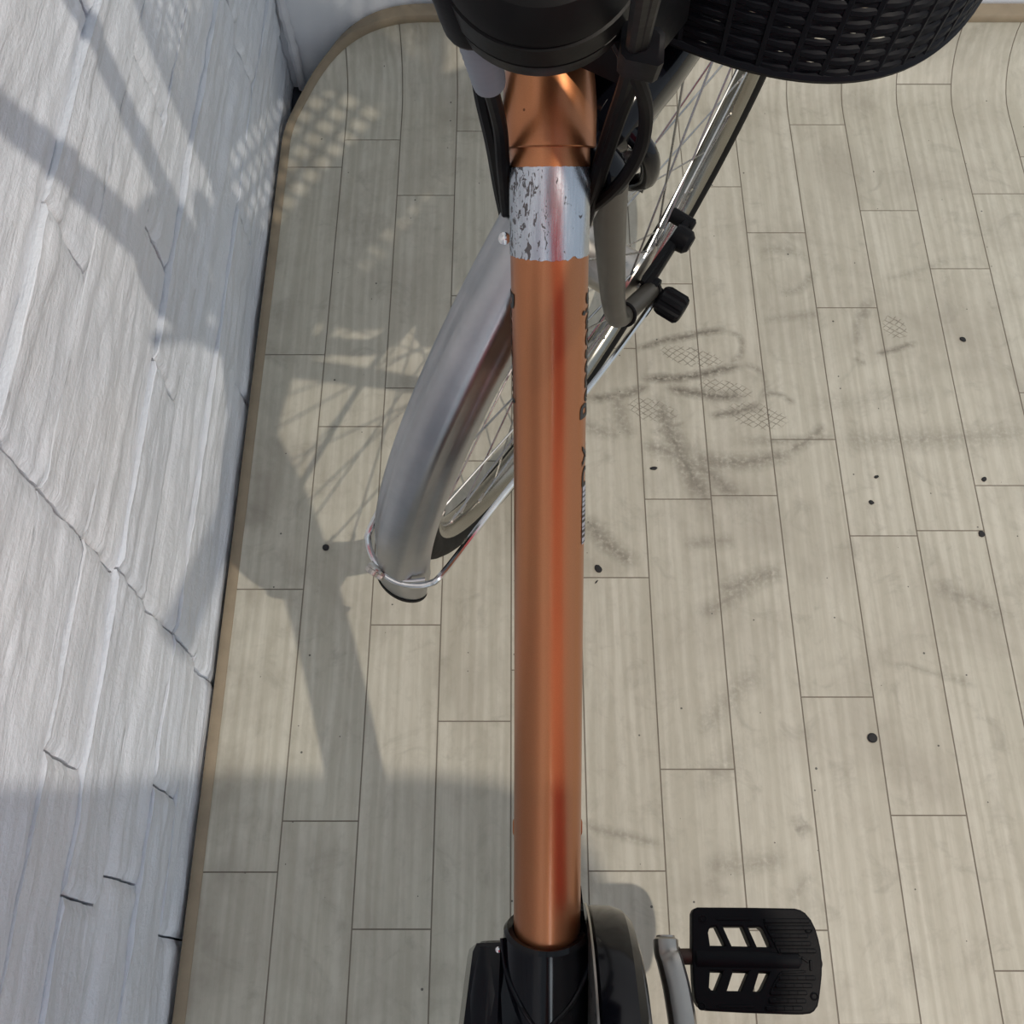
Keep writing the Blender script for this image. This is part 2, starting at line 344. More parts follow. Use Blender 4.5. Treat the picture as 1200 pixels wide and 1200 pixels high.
def sheet(poly, top, bot):
    """pieces of a convex plan polygon cut where the cove bends, top and bottom skins plus outer rim"""
    vid = {}; vs = []; fs = []; edges = {}
    def vert(p, h):
        k = (round(p[0], 5), round(p[1], 5), h)
        if k not in vid: vid[k] = len(vs); vs.append(cov(p[0], p[1], h))
        return vid[k]
    for i in range(len(CUTS)-1):
        lo, hi = CUTS[i], CUTS[i+1]
        q = clip_all(poly, [(-9, lo), (9, lo), (9, hi), (-9, hi)])
        if len(q) < 3 or area(q) < 1e-8: continue
        r = []
        for p in q:
            if not r or math.hypot(p[0]-r[-1][0], p[1]-r[-1][1]) > 1e-5: r.append(p)
        if math.hypot(r[0][0]-r[-1][0], r[0][1]-r[-1][1]) < 1e-5: r.pop()
        if len(r) < 3: continue
        a = [vert(p, top) for p in r]; b = [vert(p, bot) for p in r]
        fs.append(tuple(a)); fs.append(tuple(b[::-1]))
        for k in range(len(r)):
            on_cut = abs(r[k][1]-r[(k+1) % len(r)][1]) < 1e-6 and (abs(r[k][1]-lo) < 1e-6 or abs(r[k][1]-hi) < 1e-6)
            if not on_cut: fs.append((a[k], b[k], b[(k+1) % len(r)], a[(k+1) % len(r)]))
            else: edges.setdefault((round(r[k][1], 5)), []).append((a[k], b[k], b[(k+1) % len(r)], a[(k+1) % len(r)]))
    for k, e in edges.items():
        if len(e) == 1: fs.append(e[0])
    return vs, fs
hull = outline(); hull_big = outline(.012)
vs, fs = sheet(hull, -.0006, -.005)
floor = tag(mk('floor', vs, fs, M['base'], None, smooth=False, origin=V((0, 0, 0))), 'pale wood-plank vinyl sheet floor curving up at the back wall', kind='structure')
PW, X0 = .0828, -.006
JOINTS = {-4: [1.13, .804, .47, .147], -3: [1.183, .694, .2], -2: [1.077, .752, .425, .09], -1: [1.2, .90, .644, .31], 0: [1.03, .70, .37, .04], 1: [1.15, .814, .485, .148],
          2: [1.25, .92, .59, .256], 3: [1.093, .595, .089], 4: [1.009, .675, .338, .0], 5: [1.213, .88, .54, .206], 6: [1.049, .547, .05], 7: [1.284, .946, .609, .27, .035], 8: [1.08, .745, .41, .07]}
def plank_cols():
    for k in range(-4, 21):
        j = sorted(JOINTS.get(k, [(.13*k*k) % .335+.335*i for i in range(5)]))
        y = j[0]-.335
        while y > YB: j.insert(0, y); y -= .335
        yield k, [YB]+j+[S_END+.02]
for k, ys in plank_cols():
    for a, b in zip(ys, ys[1:]):
        if b-a < .01: continue
        g = .0008
        x0, x1 = X0+PW*k+g, X0+PW*(k+1)-g
        q = clip_all([(x0, a+g), (x1, a+g), (x1, b-g), (x0, b-g)], hull)
        if len(q) < 3 or area(q) < 1e-5: continue
        vs, fs = sheet(q, .0, -.0028)
        mk('plank', vs, fs, M['floor'], floor, smooth=True, sharp=25)
# tan edging round the cut edge of the sheet
def edge_pts(grow): return [p for p in outline(grow)]
inner, outer = edge_pts(-.0005), edge_pts(.0115)
path = [(XR, S_END)]+[(0.9-.1*i, S_END) for i in range(0, 11) if .9-.1*i > XL+RC+.01]
cx, cy = XL+RC, S_END-RC
rings = []
def strip_ring(x, s, nx, ns):
    return [cov(x+nx*d, s+ns*d, h) for d, h in ((-.001, -.02), (-.001, .0012), (.003, .0026), (.009, .0024), (.0118, .0005), (.012, -.02))]
for x, s in path: rings.append(strip_ring(x, s, 0, 1))
for k in range(0, 31):
    a = math.radians(90+3*k); rings.append(strip_ring(cx+RC*math.cos(a), cy+RC*math.sin(a), math.cos(a), math.sin(a)))
for k in range(1, 24): rings.append(strip_ring(XL, cy-(cy-YB)*k/23, -1, 0))
mb = MB().loft(rings); mb.build('edging_strip', M['strip'], floor)
# dark slab under the stage
mb = MB().box((.7, 0, -.08), (1.2, 0, 0), (0, 1.6, 0), (0, 0, .024))
tag(mb.build('floor_slab', M['slab'], None, smooth=False), 'dark floor slab showing in the corner gap', kind='structure')

# ------------------------------------------------------------------ walls
WX = -.353
wl = tag(MB().box((WX-.055, .12, .80), (.04, 0, 0), (0, 1.236, 0), (0, 0, .86)).build('wall_left', M['mortar'], None, smooth=False), 'white painted brick wall along the left', kind='structure')
courses = [-.055, .06, .142, .236, .318, .395, .487, .572, .655, .742, .825, .91, .995, 1.08]
for ci in range(len(courses)-1):
    z0, z1 = courses[ci], courses[ci+1]
    y = -1.1-random.random()*.5; ends = []
    while y < 1.3:
        ends.append(y); y += random.choice([.36, .55, .72])*(.9+.2*random.random())
    PJ = .362+random.uniform(-.004, .004)      # the panel joint that runs up through all the courses
    ends = [e for e in ends if abs(e-PJ) > .12]+[PJ, 1.352]; ends = sorted(e for e in ends if e < 1.2 or e == 1.352)
    depth = random.uniform(-.001, .001); tilt = random.uniform(-.003, .004)
    ledges = [(random.uniform(.15, .9), random.uniform(-.0028, .0028), random.uniform(0, 50)) for _ in range(3)]
    for a, b in zip(ends, ends[1:]):
        if b < -.85: continue
        NY, NZ = max(8, int((b-a)/.008)), 18; g = .0011; dd = depth+random.uniform(-.0008, .0008)
        seed = random.random()*50; vs = []
        for i in range(NY+1):
            for j in range(NZ+1):
                u, v = i/NY, (0 if j == 0 else 1 if j == NZ else .018+.964*(j-1)/(NZ-2))
                yy = a+g+(b-a-2*g)*u; zz = z0+g+(z1-z0-2*g)*v
                zz += noise.noise(V((yy*7, (z0 if j == 0 else z1 if j == NZ else zz)*20, seed if 0 < j < NZ else 3.3)))*.004
                xx = WX+dd+tilt*(v-.5)+noise.noise(V((yy*5, zz*45, seed)))*.0024+noise.noise(V((yy*24, zz*85, seed+9)))*.0020+noise.noise(V((yy*70, zz*150, seed+19)))*.0008
                for lv, ld_, ls in ledges:      # split-stone ledges that wander along the brick
                    w2 = v-lv-.22*noise.noise(V((yy*3.1, ls, 1.5)))-.05*noise.noise(V((yy*17, ls, 4.5)))
                    xx += ld_*(0 if w2 < -.03 else 1 if w2 > .03 else (w2+.03)/.06)
                if j == NZ: xx += .0012
                if i in (0, NY) or j == 0: xx -= .0035
                vs.append(V((xx, yy, zz)))
        fs = [(i*(NZ+1)+j, (i+1)*(NZ+1)+j, (i+1)*(NZ+1)+j+1, i*(NZ+1)+j+1) for i in range(NY) for j in range(NZ)]
        n0 = len(vs); rim = [i*(NZ+1) for i in range(NY+1)]+[NY*(NZ+1)+j for j in range(1, NZ+1)]+[i*(NZ+1)+NZ for i in range(NY-1, -1, -1)]+[j for j in range(NZ-1, 0, -1)]
        vs += [V((WX-.018, vs[i].y, vs[i].z)) for i in rim]
        m = len(rim); fs += [(rim[i], rim[(i+1) % m], n0+(i+1) % m, n0+i) for i in range(m)]
        mk('brick', vs, fs, M['brick'], wl, sharp=50)
wb = tag(MB().box((.6, 1.385, .80), (1.25, 0, 0), (0, .035, 0), (0, 0, .86)).build('wall_back', M['plaster'], None, smooth=False), 'smooth white back wall behind the curled floor sheet', kind='structure')
# rough filler bead running up the corner
pts = [V((WX+.012+random.uniform(-.003, .003), 1.343+random.uniform(-.003, .003), -.05+.045*i)) for i in range(26)]
MB().tube(spline(pts, 4), [.006+.004*abs(noise.noise(V((i*.37, 2, 5)))) for i in range(101)], 8).build('corner_filler', M['mortar'], wb)

# ------------------------------------------------------------------ bicycle
bike = tag(empty('bicycle', (.03, .0, 0)), 'orange city bicycle with silver front fender, black wicker basket and black pedal', 'bicycle')
def norm(v): return V(v).normalized()
PSI, LAM, R = .5625, .145, .345
h = V((math.sin(PSI), math.cos(PSI), 0)); r0 = V((math.cos(PSI), -math.sin(PSI), 0)); zz = V((0, 0, 1))
a_ = r0*math.cos(LAM)-zz*math.sin(LAM); u_ = zz*math.cos(LAM)+r0*math.sin(LAM)
C = V((.0895, .6815, R*math.cos(LAM)))
S = norm((-.06, -.342, .94)); K = V((.03, .50, .70))
def wp(th, rho, off=0): t = math.radians(th); return C+(h*math.cos(t)+u_*math.sin(t))*rho+a_*off

# down tube: one thick sloping tube with a stepped head lug
TA = [at(641, 1215, D=.812), at(641, 1100, D=.806), at(642, 900, D=.795), at(643, 700, D=.777), at(644, 500, D=.742), at(644, 310, D=.688), at(644.5, 175, D=.664), at(643.5, 50, D=.652), at(643, 10, D=.65)]
TC = spline(TA, 12); TL = [0]
for p, q in zip(TC, TC[1:]): TL.append(TL[-1]+(q-p).length)
def tube_at(L):
    i = max(0, min(len(TC)-2, sum(1 for x in TL if x <= L)-1)); f = (L-TL[i])/(TL[i+1]-TL[i]); p = TC[i].lerp(TC[i+1], f)
    t = (TC[min(i+2, len(TC)-1)]-TC[max(i-1, 0)]).normalized(); s_ = V((1, 0, 0)); s_ = (s_-t*s_.dot(t)).normalized(); n = s_.cross(t)
    if n.z < 0: n = -n
    return p, t, s_, n
def py_to_L(py):
    best = min(range(len(TC)), key=lambda i: abs(600-FPX*((TC[i]-V((0, 0, CAM_H))).dot(_up))/((TC[i]-V((0, 0, CAM_H))).dot(_fw))-py)); return TL[best]
def surf(L, ang, r):
    p, t, s_, n = tube_at(L); return p+(s_*math.sin(ang)+n*math.cos(ang))*r
TR = .0250
L175, L50, L10 = py_to_L(176), py_to_L(50), TL[-1]
def ring_at(L, r, n=40, sq=1.0): return [surf(L, 2*math.pi*k/n, r) for k in range(n)]
Ls = [L175*i/40 for i in range(41)]+[L175+.03]
down = MB().loft([ring_at(L, TR) for L in Ls]).build('down_tube', M['orange'], bike)
tag(down, 'orange metallic down tube with a worn silver foil label')
def lugr(f): return .0283+.0004*math.sin(f*3)
prof = [(L175, .0252), (L175+.0001, .0278), (L175+.0008, .0285), (L175+.02, .0288), (L175+(L50-L175)*.45, .0287), (L175+(L50-L175)*.62, .0281), (L175+(L50-L175)*.78, .0268), (L175+(L50-L175)*.92, .0252), (L50, .0243), (L10, .022), (L10+.004, .012)]
lug = MB().loft([ring_at(L, r) for L, r in prof]); lug.build('head_lug', M['orange'], bike)
# head tube under it, along the steering axis
MB().lathe(TC[-1]-S*.006+V((0, .012, 0)), S, [(0, .010), (.003, .0165), (.09, .0165), (.095, .015)], 32).build('head_tube', M['orange'], bike)
# worn silver foil label
l0, l1 = py_to_L(303), py_to_L(192); NA, NL = 40, 14; vs = []; fs = []
for i in range(NL+1):
    for j in range(NA+1):
        an = math.radians(-86+164*j/NA); f = i/NL
        L = l0+(l1-l0)*f
        if i == 0: L += (.0016 if .70 < j/NA < .76 else 0)+.0005*noise.noise(V((j*.8, 1, 1)))
        if i == NL: L += .0004*noise.noise(V((j*.9, 4, 1)))
        vs.append(surf(L, an, TR+.00045))
fs = [(i*(NA+1)+j, i*(NA+1)+j+1, (i+1)*(NA+1)+j+1, (i+1)*(NA+1)+j) for i in range(NL) for j in range(NA)]
tag(mk('foil_label', vs, fs, M['label'], down), 'scratched silver foil label wrapped round the orange tube')
def wrap_text(body, name, Lstart, direction, ang0, size, rad, side, length=None):
    cu = bpy.data.curves.new('txt', 'FONT'); cu.body = body; cu.size = size; cu.offset = size*.018
    ob = bpy.data.objects.new('txt', cu); COL.objects.link(ob); bpy.context.view_layer.update()
    me = bpy.data.meshes.new_from_object(ob.evaluated_get(bpy.context.evaluated_depsgraph_get()))
    bpy.data.objects.remove(ob)
    bm = bmesh.new(); bm.from_mesh(me); xs = [v.co.x for v in bm.verts]; ys_ = [v.co.y for v in bm.verts]; x0, x1 = min(xs), max(xs); y1 = max(ys_)
    for k in range(1, 12):
        bmesh.ops.bisect_plane(bm, geom=bm.verts[:]+bm.edges[:]+bm.faces[:], plane_co=(0, min(ys_)+(y1-min(ys_))*k/12, 0), plane_no=(0, 1, 0))
    bmesh.ops.triangulate(bm, faces=bm.faces[:]); bm.verts.ensure_lookup_table()
    kx = length/(x1-x0) if length else 1
    vs = [surf(Lstart+direction*(v.co.x-x0)*kx, side*(ang0+(y1-v.co.y)/rad), rad) for v in bm.verts]
    fs = [tuple(v.index for v in f.verts) for f in bm.faces]; bm.free(); bpy.data.meshes.remove(me)
    return mk(name, vs, fs, M['print'], down, smooth=False)
Lp, Lq = py_to_L(487), py_to_L(338)
tag(wrap_text('Panasonic', 'lettering', Lp, 1, math.radians(53), .030, TR+.0004, 1, Lq-Lp), 'dark lettering along the right side of the tube')
tag(wrap_text('Panasonic', 'lettering', py_to_L(335), -1, math.radians(66), .030, TR+.0004, -1, Lq-Lp), 'dark lettering along the left side of the tube')
tag(wrap_text('DX', 'lettering', py_to_L(560), 1, math.radians(62), .018, TR+.0004, 1, py_to_L(522)-py_to_L(560)), 'small dark lettering behind the long word')
lb0, lb1 = py_to_L(640), py_to_L(566); vs = []; n = 10
for i in range(n+1):
    for j in range(7): vs.append(surf(lb0+(lb1-lb0)*i/n, math.radians(64+7*j), TR+.0004))
bs = mk('code_sticker', vs, [(i*7+j, i*7+j+1, (i+1)*7+j+1, (i+1)*7+j) for i in range(n) for j in range(6)], M['sticker'], down)
mb = MB(); x = lb0+.001
for k in range(11):
    wdt = random.choice([.0008, .0012, .002]); q = [surf(L, math.radians(an), TR+.0007) for L in (x, x+wdt) for an in (64, 78, 92, 106)]
    mb.add(q, [(0, 1, 5, 4), (1, 2, 6, 5), (2, 3, 7, 6)]); x += (lb1-lb0)/11.4
mb.build('sticker_bars', M['print'], down, smooth=False)
for sg in (-1, 1):   # little cable eyelets low on both flanks
    p = surf(py_to_L(972), sg*math.radians(92), TR); MB().lathe(p, tube_at(.1)[1], [(-.006, .0004), (-.004, .001), (.004, .001), (.006, .0004)], 10).build('cable_eyelet', M['orange'], bike)

# --- front wheel
def ringp(rho, off, n=72): return [wp(360*k/n, rho, off) for k in range(n)]
def revolve(profile, n=96, loop=True):
    mb = MB(); m = len(profile); rings = [[wp(360*k/n, rho, off) for off, rho in profile] for k in range(n)]
    return mb.loft(rings, cap=False, closed=True, loop=True)
rim = revolve([(-.0125, .322), (-.0125, .3115), (-.0105, .3085), (-.006, .3045), (.0, .3035), (.006, .3045), (.0105, .3085), (.0125, .3115), (.0125, .322), (.010, .322), (.009, .316), (-.009, .316), (-.010, .322)]).build('wheel_rim', M['rim'], bike)
revolve([(.0178*math.sin(t), .3272+.0178*math.cos(t)) for t in [2*math.pi*k/16 for k in range(16)]]).build('tyre', M['rubber'], rim)
MB().lathe(C, a_, [(-.038, .008), (-.036, .022), (-.034, .040), (-.031, .041), (-.029, .030), (-.02, .027), (.02, .027), (.029, .030), (.031, .041), (.034, .040), (.036, .022), (.038, .008)], 32).build('hub', M['steel'], rim)
for k in range(36):
    sg = 1 if k % 2 else -1; cr = 1 if (k//2) % 2 else -1
    p0 = wp(k*10+cr*62, .0385, sg*.0325); p1 = wp(k*10, .305, sg*.002)
    MB().tube([p0, p1], .00105, 6).build('spoke', M['spoke'], rim)
mb = MB()
for k in range(36):
    sg = 1 if k % 2 else -1; d = wp(k*10, 1)-wp(k*10, 0); mb.lathe(wp(k*10, .3045, sg*.002), -d, [(0, .0022), (.002, .0022), (.003, .0016), (.012, .0014)], 8)
tag(mb.build('spoke_nipples', M['steel'], rim), kind='stuff')
MB().lathe(C, a_, [(-.074, .0045), (.074, .0045)], 12).build('axle', M['steel'], rim)
# ribbed cap over the axle nut
n = 48; rings = []
for d, rr, rb in ((.062, .0115, 0), (.064, .0135, .0), (.068, .0138, .0012), (.086, .0138, .0012), (.089, .012, .0006), (.090, .010, 0)):
    e = h; g2 = a_.cross(h)
    rings.append([C+a_*d+(e*math.cos(q)+g2*math.sin(q))*(rr+rb*(1 if (k//3) % 2 else -1)) for k, q in [(k, 2*math.pi*k/n) for k in range(n)]])
MB().loft(rings).build('axle_cap', M['black'], rim, sharp=30)
# black lamp-and-stay bracket beside the hub
br = MB(); b0, b1 = C+a_*.047+u_*.004-h*.012, C+a_*.044+h*.078+u_*.02
br.rbox((b0+b1)/2, a_*.004, u_*.0095, (b1-b0)/2, .3); br.lathe(b1-h*.02, a_, [(-.004, .012), (.004, .013), (.012, .012), (.016, .008)], 18)
br.lathe(b1, a_, [(-.02, .005), (-.018, .0075), (.006, .0075), (.008, .005)], 12)
br.rbox(C+a_*.042+h*.035+u_*.02, a_*.003, u_*.004, h*.045, .3)
br.build('hub_bracket', M['black'], bike)

# --- fork
mir = lambda p: p-a_*(2*(p-C).dot(a_))
topR = K+a_*.034-S*.03
legR = spline([topR, topR-S*.09+a_*.003, topR-S*.19+a_*.008, topR-S*.265+a_*.013, topR-S*.31+a_*.017+h*.008, C+a_*.051+u_*.012-h*.012, C+a_*.052+h*.0], 6)
legR = legR
rad = [.0125-.0040*(i/(len(legR)-1)) for i in range(len(legR))]
crown = MB(); cp = []
for i in range(13):
    t = math.pi*i/12; cp.append(K-S*.03+a_*(.034*math.cos(t))+S*(.026*math.sin(t)))
crown.tube(cp, .0135, 14); crown.lathe(K-S*.012, S, [(0, .016), (.004, .021), (.018, .021), (.02, .018)], 24)
fork = crown.build('fork_crown', M['gloss'], bike)
MB().tube(legR, rad, 16).build('fork_leg', M['fork'], fork)
MB().tube([mir(p) for p in legR], rad, 16).build('fork_leg', M['fork'], fork)
for f in (lambda p: p, mir):
    e0 = C+a_*.052; d = MB(); d.lathe(f(e0), f(C+a_)-f(C), [(-.004, .014), (-.003, .0155), (.003, .0155), (.004, .014)], 24); d.lathe(f(e0), f(C+a_)-f(C), [(.004, .009), (.009, .009), (.010, .008)], 6)
    d.build('dropout', M['black'], fork)
# rubber rings clamping the stay near the right dropout
for k in (.6, .7, .82):
    i = int(k*(len(legR)-1)) if k < .8 else len(legR)-4
    t = (legR[min(i+1, len(legR)-1)]-legR[i-1]).normalized(); e = t.orthogonal().normalized(); g2 = t.cross(e)
    if k > .65: MB().tube([legR[i]+(e*math.cos(q)+g2*math.sin(q))*(rad[i]+.0012) for q in [2*math.pi*j/24 for j in range(24)]], .0018, 8, loop=True).build('clamp_ring', M['cable'], fork)

# --- fender
def fender_ring(th, tail=0.0, inner=False):
    o = []; n = 22; dz = -.0012 if inner else 0
    for j in range(n+1):
        q = -1+2*j/n; off = .0285*math.sin(q*math.pi/2*.98)
        rho = .354+.0165*math.cos(q*math.pi/2*.98)+dz
        x = abs(off)/.0165
        rib = .0068*(1-tail)*(0 if x > 1.12 else 1 if x < .8 else .5+.5*math.cos((x-.8)/.32*math.pi))-.0015*(abs(off)/.0285)**2
        o.append(wp(th, rho+rib+max(0, th-190.5)*.0020, off))
    return o
TH0, TH1 = 199.6, 22; rings = []; NT_ = 70
for k in range(NT_+1):
    th = TH0+(TH1-TH0)*k/NT_; tl = max(0, min(1, 1-(TH0-4.2-th)/3.0)) if k < 12 else max(0, min(1, 1-(th-TH1-4)/3))
    rings.append(fender_ring(th, tl)+fender_ring(th, tl, True)[::-1])
fend = MB().loft(rings).build('front_fender', M['alu'], bike, sharp=50); tag(fend, 'silver aluminium front fender with a raised centre rib')
mb = MB(); mb.loft([[p+(p-C).normalized()*.0008*(1 if i <= 22 else -1) for i, p in enumerate(fender_ring(th, 1)+fender_ring(th, 1, True)[::-1])] for th in (199.3, 200.6)])
mb.build('fender_lip', M['rubber'], fend)
MB().lathe(wp(128, .3745, -.012), (wp(128, 1)-wp(128, 0)), [(0, .0045), (.0022, .0042), (.0035, .0022)], 14).build('fender_rivet', M['chrome'], fend)
# wire stay looping round the tail
sp = [C+a_*.060, wp(181.5, .10, .058), wp(185, .27, .046), wp(187.6, .345, .040), wp(188.7, .362, .034), wp(189.4, .373, .018), wp(189.6, .3775, 0), wp(189.4, .373, -.018), wp(188.7, .362, -.034), wp(187.6, .345, -.040), wp(185, .27, -.046), wp(181.5, .10, -.058), C-a_*.060]
MB().tube(spline(sp, 8), .0031, 10).build('fender_stay', M['chrome'], fend)
MB().tube(spline([wp(187.4, .362, .030), wp(188.0, .372, .016), wp(188.3, .376, 0), wp(188.2, .374, -.010)], 6), .0022, 8).build('stay_bridge', M['chrome'], fend)
cl = MB(); cl.rbox(wp(189.6, .379, -.014), a_*.009, (wp(193, 1)-wp(193, 0))*.005, (wp(195, .38)-wp(192, .38))*.36, .3); cl.lathe(wp(188.2, .378, -.014), wp(193, 1)-wp(193, 0), [(0, .0085), (.002, .0085), (.0025, .005), (.007, .0045)], 16)
cl.build('stay_clip', M['steel'], fend)

# --- brake caliper in front of the fork crown
cal = MB(); kc = K-S*.018+h*.03
for sg in (-1, 1):
    arm = spline([kc+S*.02+a_*(sg*-.012), kc+S*.016+a_*(sg*.018), kc-S*.004+a_*(sg*.044), kc-S*.04+a_*(sg*.048), kc-S*.066+a_*(sg*.036)], 6)
    cal.tube(arm, [.0085-.0028*i/(len(arm)-1) for i in range(len(arm))], 12)
cal.lathe(kc+S*.012-h*.006, h, [(0, .011), (.016, .011), (.02, .006)], 18)
br = cal.build('brake_caliper', M['gloss'], bike)
for sg in (-1, 1):
    pad = MB(); pad.rbox(kc-S*.068+a_*(sg*.024), a_*.0045, S*.006, h*.024, .35); pad.build('brake_pad', M['rubber'], br)
bolt = MB(); bolt.lathe(kc-S*.062+a_*.034, a_, [(0, .0055), (.006, .0055), (.006, .0034), (.013, .0034)], 6); bolt.build('pad_bolt', M['chrome'], br)
leaf = MB()
for k in range(3): leaf.rbox(kc+S*(.004-.017*k)+a_*(.016+.006*k)-h*.014, a_*.012, S*.0042, h*.002, .3)
leaf.build('return_spring', M['steel'], br)
bx = at(756, 182, z=.66); MB().lathe(bx, a_, [(-.006, .005), (-.001, .0055), (.0, .004), (.007, .0038)], 6).build('cable_anchor_bolt', M['chrome'], br)

# --- cables
def cable(name, pts, r): return MB().tube(spline(pts, 8), r, 10).build(name, M['cable'], bike)
c1 = cable('brake_cable', [at(757, -30, z=.93), at(748, 25, z=.87), at(736, 90, z=.79), at(716, 150, z=.73), at(699, 205, z=.69), at(683, 260, z=.64)], .0046)
cable('gear_cable', [at(770, -30, z=.93), at(757, 25, z=.87), at(743, 90, z=.79), at(722, 150, z=.735), at(704, 205, z=.69), at(686, 262, z=.64)], .0040)
cable('lamp_cable', [at(720, 40, z=.83), at(748, 95, z=.79), at(757, 130, z=.76), at(752, 170, z=.73), at(734, 205, z=.70), at(708, 232, z=.67), at(680, 250, z=.64)], .0042)
MB().rbox(at(750, 62, z=.825), V((.010, -.003, 0)), V((0, .006, .006)), (at(744, 80, z=.80)-at(756, 40, z=.85))*.3, .25).build('cable_clip', M['black'], bike)

# --- black dial cover on the steering stem with its side boot
dc = at(634, -55, D=.50); ax = norm(S+V((.03, -.05, 0)))
prof = [(-.034, .030), (-.032, .043), (-.024, .0475), (-.0125, .0490), (-.012, .0478), (-.0105, .0478), (-.010, .0494), (.004, .0490), (.0045, .0475), (.006, .0475), (.0065, .0482), (.016, .0462), (.026, .040), (.030, .030), (.031, .001)]
dial = MB().lathe(dc, ax, prof, 64).build('stem_cover', M['dial'], bike, sharp=30)
MB().lathe(K+S*.13, S, [(0, .019), (.12, .017), (.30, .0125)], 24).build('stem', M['black'], bike)
b0, b1, b2, b3 = at(545, -36, D=.50), at(551, 0, D=.512), at(557, 30, D=.53), at(575, 104, D=.575)
MB().tube(spline([b0, b1, b2], 6), [.020, .0195, .019, .0185, .018, .0175, .017, .0168, .0165, .016, .0158, .0150, .0128], 24).build('cable_boot', M['black'], bike)
sl = spline([b2-(b3-b2)*.08, b2.lerp(b3, .33), b2.lerp(b3, .66), b3], 10); rr = []
for i in range(len(sl)):
    f = i/(len(sl)-1); rr.append((.0112-.0026*f)*(1+(.022 if i % 3 == 0 else 0))*(1 if f < .85 else math.sqrt(max(.08, 1-((f-.85)/.15)**2*.9))))
MB().tube(sl, rr, 24).build('rubber_sleeve', M['grey'], bike)
cable('shift_cable', [b3-(b3-b2)*.05, at(586, 150, z=.73), at(590, 200, z=.69), at(597, 262, z=.62), at(615, 320, z=.56)], .0044)
cable('lock_cable', [at(561, 60, z=.74), at(568, 110, z=.72), at(580, 165, z=.68), at(590, 225, z=.62), at(604, 290, z=.56)], .0068)

# --- handlebar (its grips lie outside the picture)
O2 = V((.02, .44, 0))
def sf(f, r, z): return V((O2.x, O2.y, z))+h*f+r0*r
hb = MB().tube(spline([sf(-.20, -.255, 1.0), sf(-.10, -.252, 1.01), sf(0, -.225, 1.02), sf(.03, -.12, 1.0), sf(.03, 0, .985), sf(.03, .12, 1.0), sf(0, .27, 1.02), sf(-.10, .305, 1.01), sf(-.19, .31, 1.0)], 8), .0111, 14).build('handlebar', M['chrome'], bike)
for p0, p1 in ((sf(-.08, -.253, 1.01), sf(-.21, -.255, 1.0)), (sf(-.08, .304, 1.01), sf(-.20, .31, 1.0))): MB().tube([p0, p1], [.0165, .0175], 16).build('grip', M['black'], hb)

# --- wicker basket
BO = V((.035, .48, 0))
def bpt(an, z, grow=0.0):
    f = (z-.74)/.25; e = .030*f+grow
    hf, hr, cf, cr = .135+e, .158+e, .212+.012*f, .004
    n = 2.7; c, s_ = math.cos(an), math.sin(an)
    x = abs(c)**(2/n)*(1 if c > 0 else -1)*hf; y = abs(s_)**(2/n)*(1 if s_ > 0 else -1)*hr
    return BO+h*(cf+x)+r0*(cr+y)+V((0, 0, z))
NS = 46
def strand(mb, z, ph, r, wig=.0016, n=138):
    pts = [bpt(2*math.pi*k/n, z, wig*math.cos(math.pi*(k*NS/n+ph))) for k in range(n)]
    nx = [bpt(2*math.pi*k/n, z, .01)-bpt(2*math.pi*k/n, z, 0) for k in range(n)]
    mb.loft([[p+d.normalized()*r*.55*a+V((0, 0, r*b)) for a, b in ((1, .5), (1, -.5), (0, -1), (-1, -.5), (-1, .5), (0, 1))] for p, d in zip(pts, nx)], cap=False, loop=True)
wv = MB(); zc = .744; i = 0
while zc < .858: strand(wv, zc, i, .0023 if i % 7 == 5 else .0029, .0011); zc += .0045; i += 1
while zc < .965: strand(wv, zc, i, .0022); strand(wv, zc+.0046, i+1, .0022); zc += .0200; i += 1
bk = wv.build('basket_weave', M['wicker'], bike); tag(bk, 'black woven wicker front basket', kind='stuff')
st = MB()
for k in range(NS): st.tube([bpt(2*math.pi*(k+.5)/NS, z) for z in (.738, .80, .87, .94, .985)], .0026, 6)
tag(st.build('basket_stakes', M['wicker'], bk), kind='stuff')
rm = MB(); rm.tube([bpt(2*math.pi*k/96, .985, .001) for k in range(96)], .0085, 10, loop=True); rm.build('basket_rim', M['wicker'], bk)
rm = MB(); rm.tube([bpt(2*math.pi*k/96, .740, .0) for k in range(96)], .0040, 8, loop=True); rm.build('basket_foot', M['wicker'], bk)
bt = MB()
for k in range(-6, 7):
    t = k/6.5; w_ = (1-abs(t)**2.7)**(1/2.7)
    bt.tube([BO+h*(.212+.134*t)+r0*(.004+.157*w_*s_)+V((0, 0, .742)) for s_ in (-1, 1)], .0040, 6)
for k in range(-5, 6):
    t = k/5.5; w_ = (1-abs(t)**2.7)**(1/2.7)
    bt.tube([BO+h*(.212+.134*w_*s_)+r0*(.004+.157*t)+V((0, 0, .746)) for s_ in (-1, 1)], .0046, 6)
tag(bt.build('basket_base', M['wicker'], bk), kind='stuff')
fshell = MB(); ln_ = []  # added shell whose black stands in for the dark reflection on the fender
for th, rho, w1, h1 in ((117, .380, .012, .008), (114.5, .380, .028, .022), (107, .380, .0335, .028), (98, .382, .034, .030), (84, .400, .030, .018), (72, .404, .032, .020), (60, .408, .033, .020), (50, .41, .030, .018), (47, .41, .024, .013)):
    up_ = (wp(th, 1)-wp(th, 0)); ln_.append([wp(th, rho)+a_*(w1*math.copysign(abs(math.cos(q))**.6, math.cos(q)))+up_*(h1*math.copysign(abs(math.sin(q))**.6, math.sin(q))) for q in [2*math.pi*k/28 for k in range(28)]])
fshell.loft(ln_); tag(fshell.build('dark_fender_shell', M['gloss'], bike), 'added glossy black shell over the fender top, standing in for its dark reflection')
